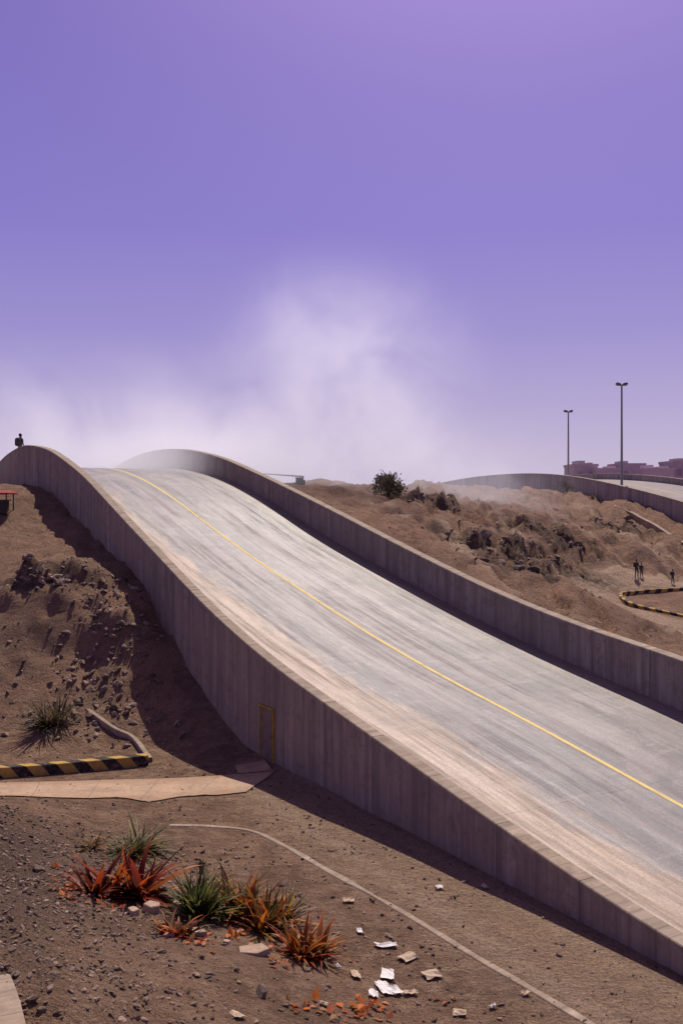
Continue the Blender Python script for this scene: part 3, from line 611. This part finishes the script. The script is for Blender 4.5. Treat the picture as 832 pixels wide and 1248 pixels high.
# ---------------------------------------------------------------- dust cloud volume
dm=bpy.data.materials.new('glowing_airborne_dust'); dm.use_nodes=True; nt=dm.node_tree; nt.nodes.clear()
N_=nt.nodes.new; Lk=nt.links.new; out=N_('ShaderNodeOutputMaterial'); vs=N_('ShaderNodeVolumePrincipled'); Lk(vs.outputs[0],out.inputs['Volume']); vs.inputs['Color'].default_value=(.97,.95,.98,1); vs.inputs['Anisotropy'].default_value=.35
vs.inputs['Emission Color'].default_value=(.62,.58,.68,1)  # added glow stands in for sunlight scattered repeatedly inside the dust
tc=N_('ShaderNodeTexCoord')
ns=N_('ShaderNodeTexNoise'); ns.inputs['Scale'].default_value=.15; ns.inputs['Detail'].default_value=5; ns.inputs['Roughness'].default_value=.64; ns.inputs['Distortion'].default_value=.4; Lk(tc.outputs['Object'],ns.inputs['Vector'])
def m_(op,a,b=0.):
    q=N_('ShaderNodeMath'); q.operation=op
    for i,k in enumerate((a,b)):
        if isinstance(k,(int,float)): q.inputs[i].default_value=k
        else: Lk(k,q.inputs[i])
    return q.outputs[0]
def blob(cn,r):
    mp=N_('ShaderNodeVectorMath'); mp.operation='SUBTRACT'; Lk(tc.outputs['Object'],mp.inputs[0]); mp.inputs[1].default_value=cn
    dv=N_('ShaderNodeVectorMath'); dv.operation='DIVIDE'; Lk(mp.outputs[0],dv.inputs[0]); dv.inputs[1].default_value=r
    ln=N_('ShaderNodeVectorMath'); ln.operation='LENGTH'; Lk(dv.outputs[0],ln.inputs[0])
    mr=N_('ShaderNodeMapRange'); mr.interpolation_type='SMOOTHERSTEP'; Lk(ln.outputs['Value'],mr.inputs[0]); mr.inputs[1].default_value=1.;mr.inputs[2].default_value=0.;mr.inputs[3].default_value=0;mr.inputs[4].default_value=1; return mr.outputs[0]
mk=m_('ADD',m_('MULTIPLY',blob((0,70,16),(13,9,12)),.9),m_('ADD',m_('MULTIPLY',blob((-17,70,9),(26,9,12)),1.0),m_('MULTIPLY',blob((-4,70,8),(26,9,10)),1.1)))
nr=N_('ShaderNodeMapRange'); Lk(ns.outputs['Fac'],nr.inputs[0]); nr.inputs[1].default_value=.37; nr.inputs[2].default_value=.68
lowd=m_('MULTIPLY',blob((-11,61.5,9.8),(12,7.5,3.4)),1.0)
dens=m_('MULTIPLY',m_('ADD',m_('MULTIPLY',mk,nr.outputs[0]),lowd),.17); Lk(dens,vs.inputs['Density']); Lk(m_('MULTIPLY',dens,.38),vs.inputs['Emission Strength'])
try: dm.cycles.volume_step_rate=2.8
except Exception as e: print(e)
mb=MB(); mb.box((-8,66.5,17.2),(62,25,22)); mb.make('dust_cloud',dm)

# ---------------------------------------------------------------- light / sky / camera
el=math.radians(53); az=math.radians(11)
sv=Vector((math.sin(az)*math.cos(el),math.cos(az)*math.cos(el),math.sin(el)))
sd=bpy.data.lights.new('sun','SUN'); sd.energy=4.6; sd.angle=math.radians(.5); sd.color=(1,.91,.79); so=bpy.data.objects.new('sun',sd); so.rotation_euler=sv.to_track_quat('Z','Y').to_euler(); so.location=(0,0,60); scene.collection.objects.link(so)
w=bpy.data.worlds.new('World'); scene.world=w; w.use_nodes=True; nt=w.node_tree; nt.nodes.clear(); N_=nt.nodes.new; Lk=nt.links.new
out=N_('ShaderNodeOutputWorld'); bg=N_('ShaderNodeBackground'); bg.inputs['Strength'].default_value=.1; Lk(bg.outputs[0],out.inputs[0])
sky=N_('ShaderNodeTexSky'); sky.sky_type='NISHITA'; sky.sun_disc=False; sky.sun_elevation=el; sky.sun_rotation=az; sky.dust_density=3
tc=N_('ShaderNodeTexCoord'); sx=N_('ShaderNodeSeparateXYZ'); nv=N_('ShaderNodeVectorMath'); nv.operation='NORMALIZE'; Lk(tc.outputs['Generated'],nv.inputs[0]); Lk(nv.outputs[0],sx.inputs[0])
cr=N_('ShaderNodeValToRGB'); Lk(sx.outputs['Z'],cr.inputs[0]); e=cr.color_ramp.elements
e[0].position=0.0; e[0].color=(.62,.57,.72,1); e[1].position=.9; e[1].color=(.10,.08,.18,1)
for p,cc_ in ((.035,(.56,.50,.70,1)),(.09,(.44,.38,.66,1)),(.16,(.32,.27,.62,1)),(.26,(.225,.18,.58,1)),(.45,(.15,.112,.46,1)),(.6,(.11,.088,.24,1))):
    q=e.new(p); q.color=cc_
dt=N_('ShaderNodeVectorMath'); dt.operation='DOT_PRODUCT'; Lk(nv.outputs[0],dt.inputs[0]); dt.inputs[1].default_value=sv
pw=N_('ShaderNodeMath'); pw.operation='POWER'; Lk(m_('MAXIMUM',dt.outputs['Value'],0.),pw.inputs[0]); pw.inputs[1].default_value=15
gl=N_('ShaderNodeVectorMath'); gl.operation='SCALE'; gl.inputs[0].default_value=(.80,.56,.86); Lk(pw.outputs[0],gl.inputs[3])
ad=N_('ShaderNodeVectorMath'); ad.operation='ADD'; Lk(cr.outputs[0],ad.inputs[0]); Lk(gl.outputs[0],ad.inputs[1])
s1=N_('ShaderNodeVectorMath'); s1.operation='SCALE'; s1.inputs[3].default_value=8.8; Lk(ad.outputs[0],s1.inputs[0])
s2=N_('ShaderNodeVectorMath'); s2.operation='MULTIPLY'; s2.inputs[1].default_value=(.10,.08,.10); Lk(sky.outputs[0],s2.inputs[0])
fn=N_('ShaderNodeVectorMath'); fn.operation='ADD'; Lk(s1.outputs[0],fn.inputs[0]); Lk(s2.outputs[0],fn.inputs[1]); Lk(fn.outputs[0],bg.inputs['Color'])
cam=bpy.data.cameras.new('camera'); co=bpy.data.objects.new('camera',cam); scene.collection.objects.link(co); co.location=(0,0,H); co.rotation_euler=(math.pi/2,0,0)
cam.sensor_fit='VERTICAL'; cam.sensor_height=36; cam.lens=36*F/1248; cam.shift_y=-(624-HY)/1248; cam.clip_end=5000; cam.clip_start=.1; scene.camera=co
scene.view_settings.view_transform='Standard'; scene.view_settings.look='None'; scene.view_settings.exposure=0
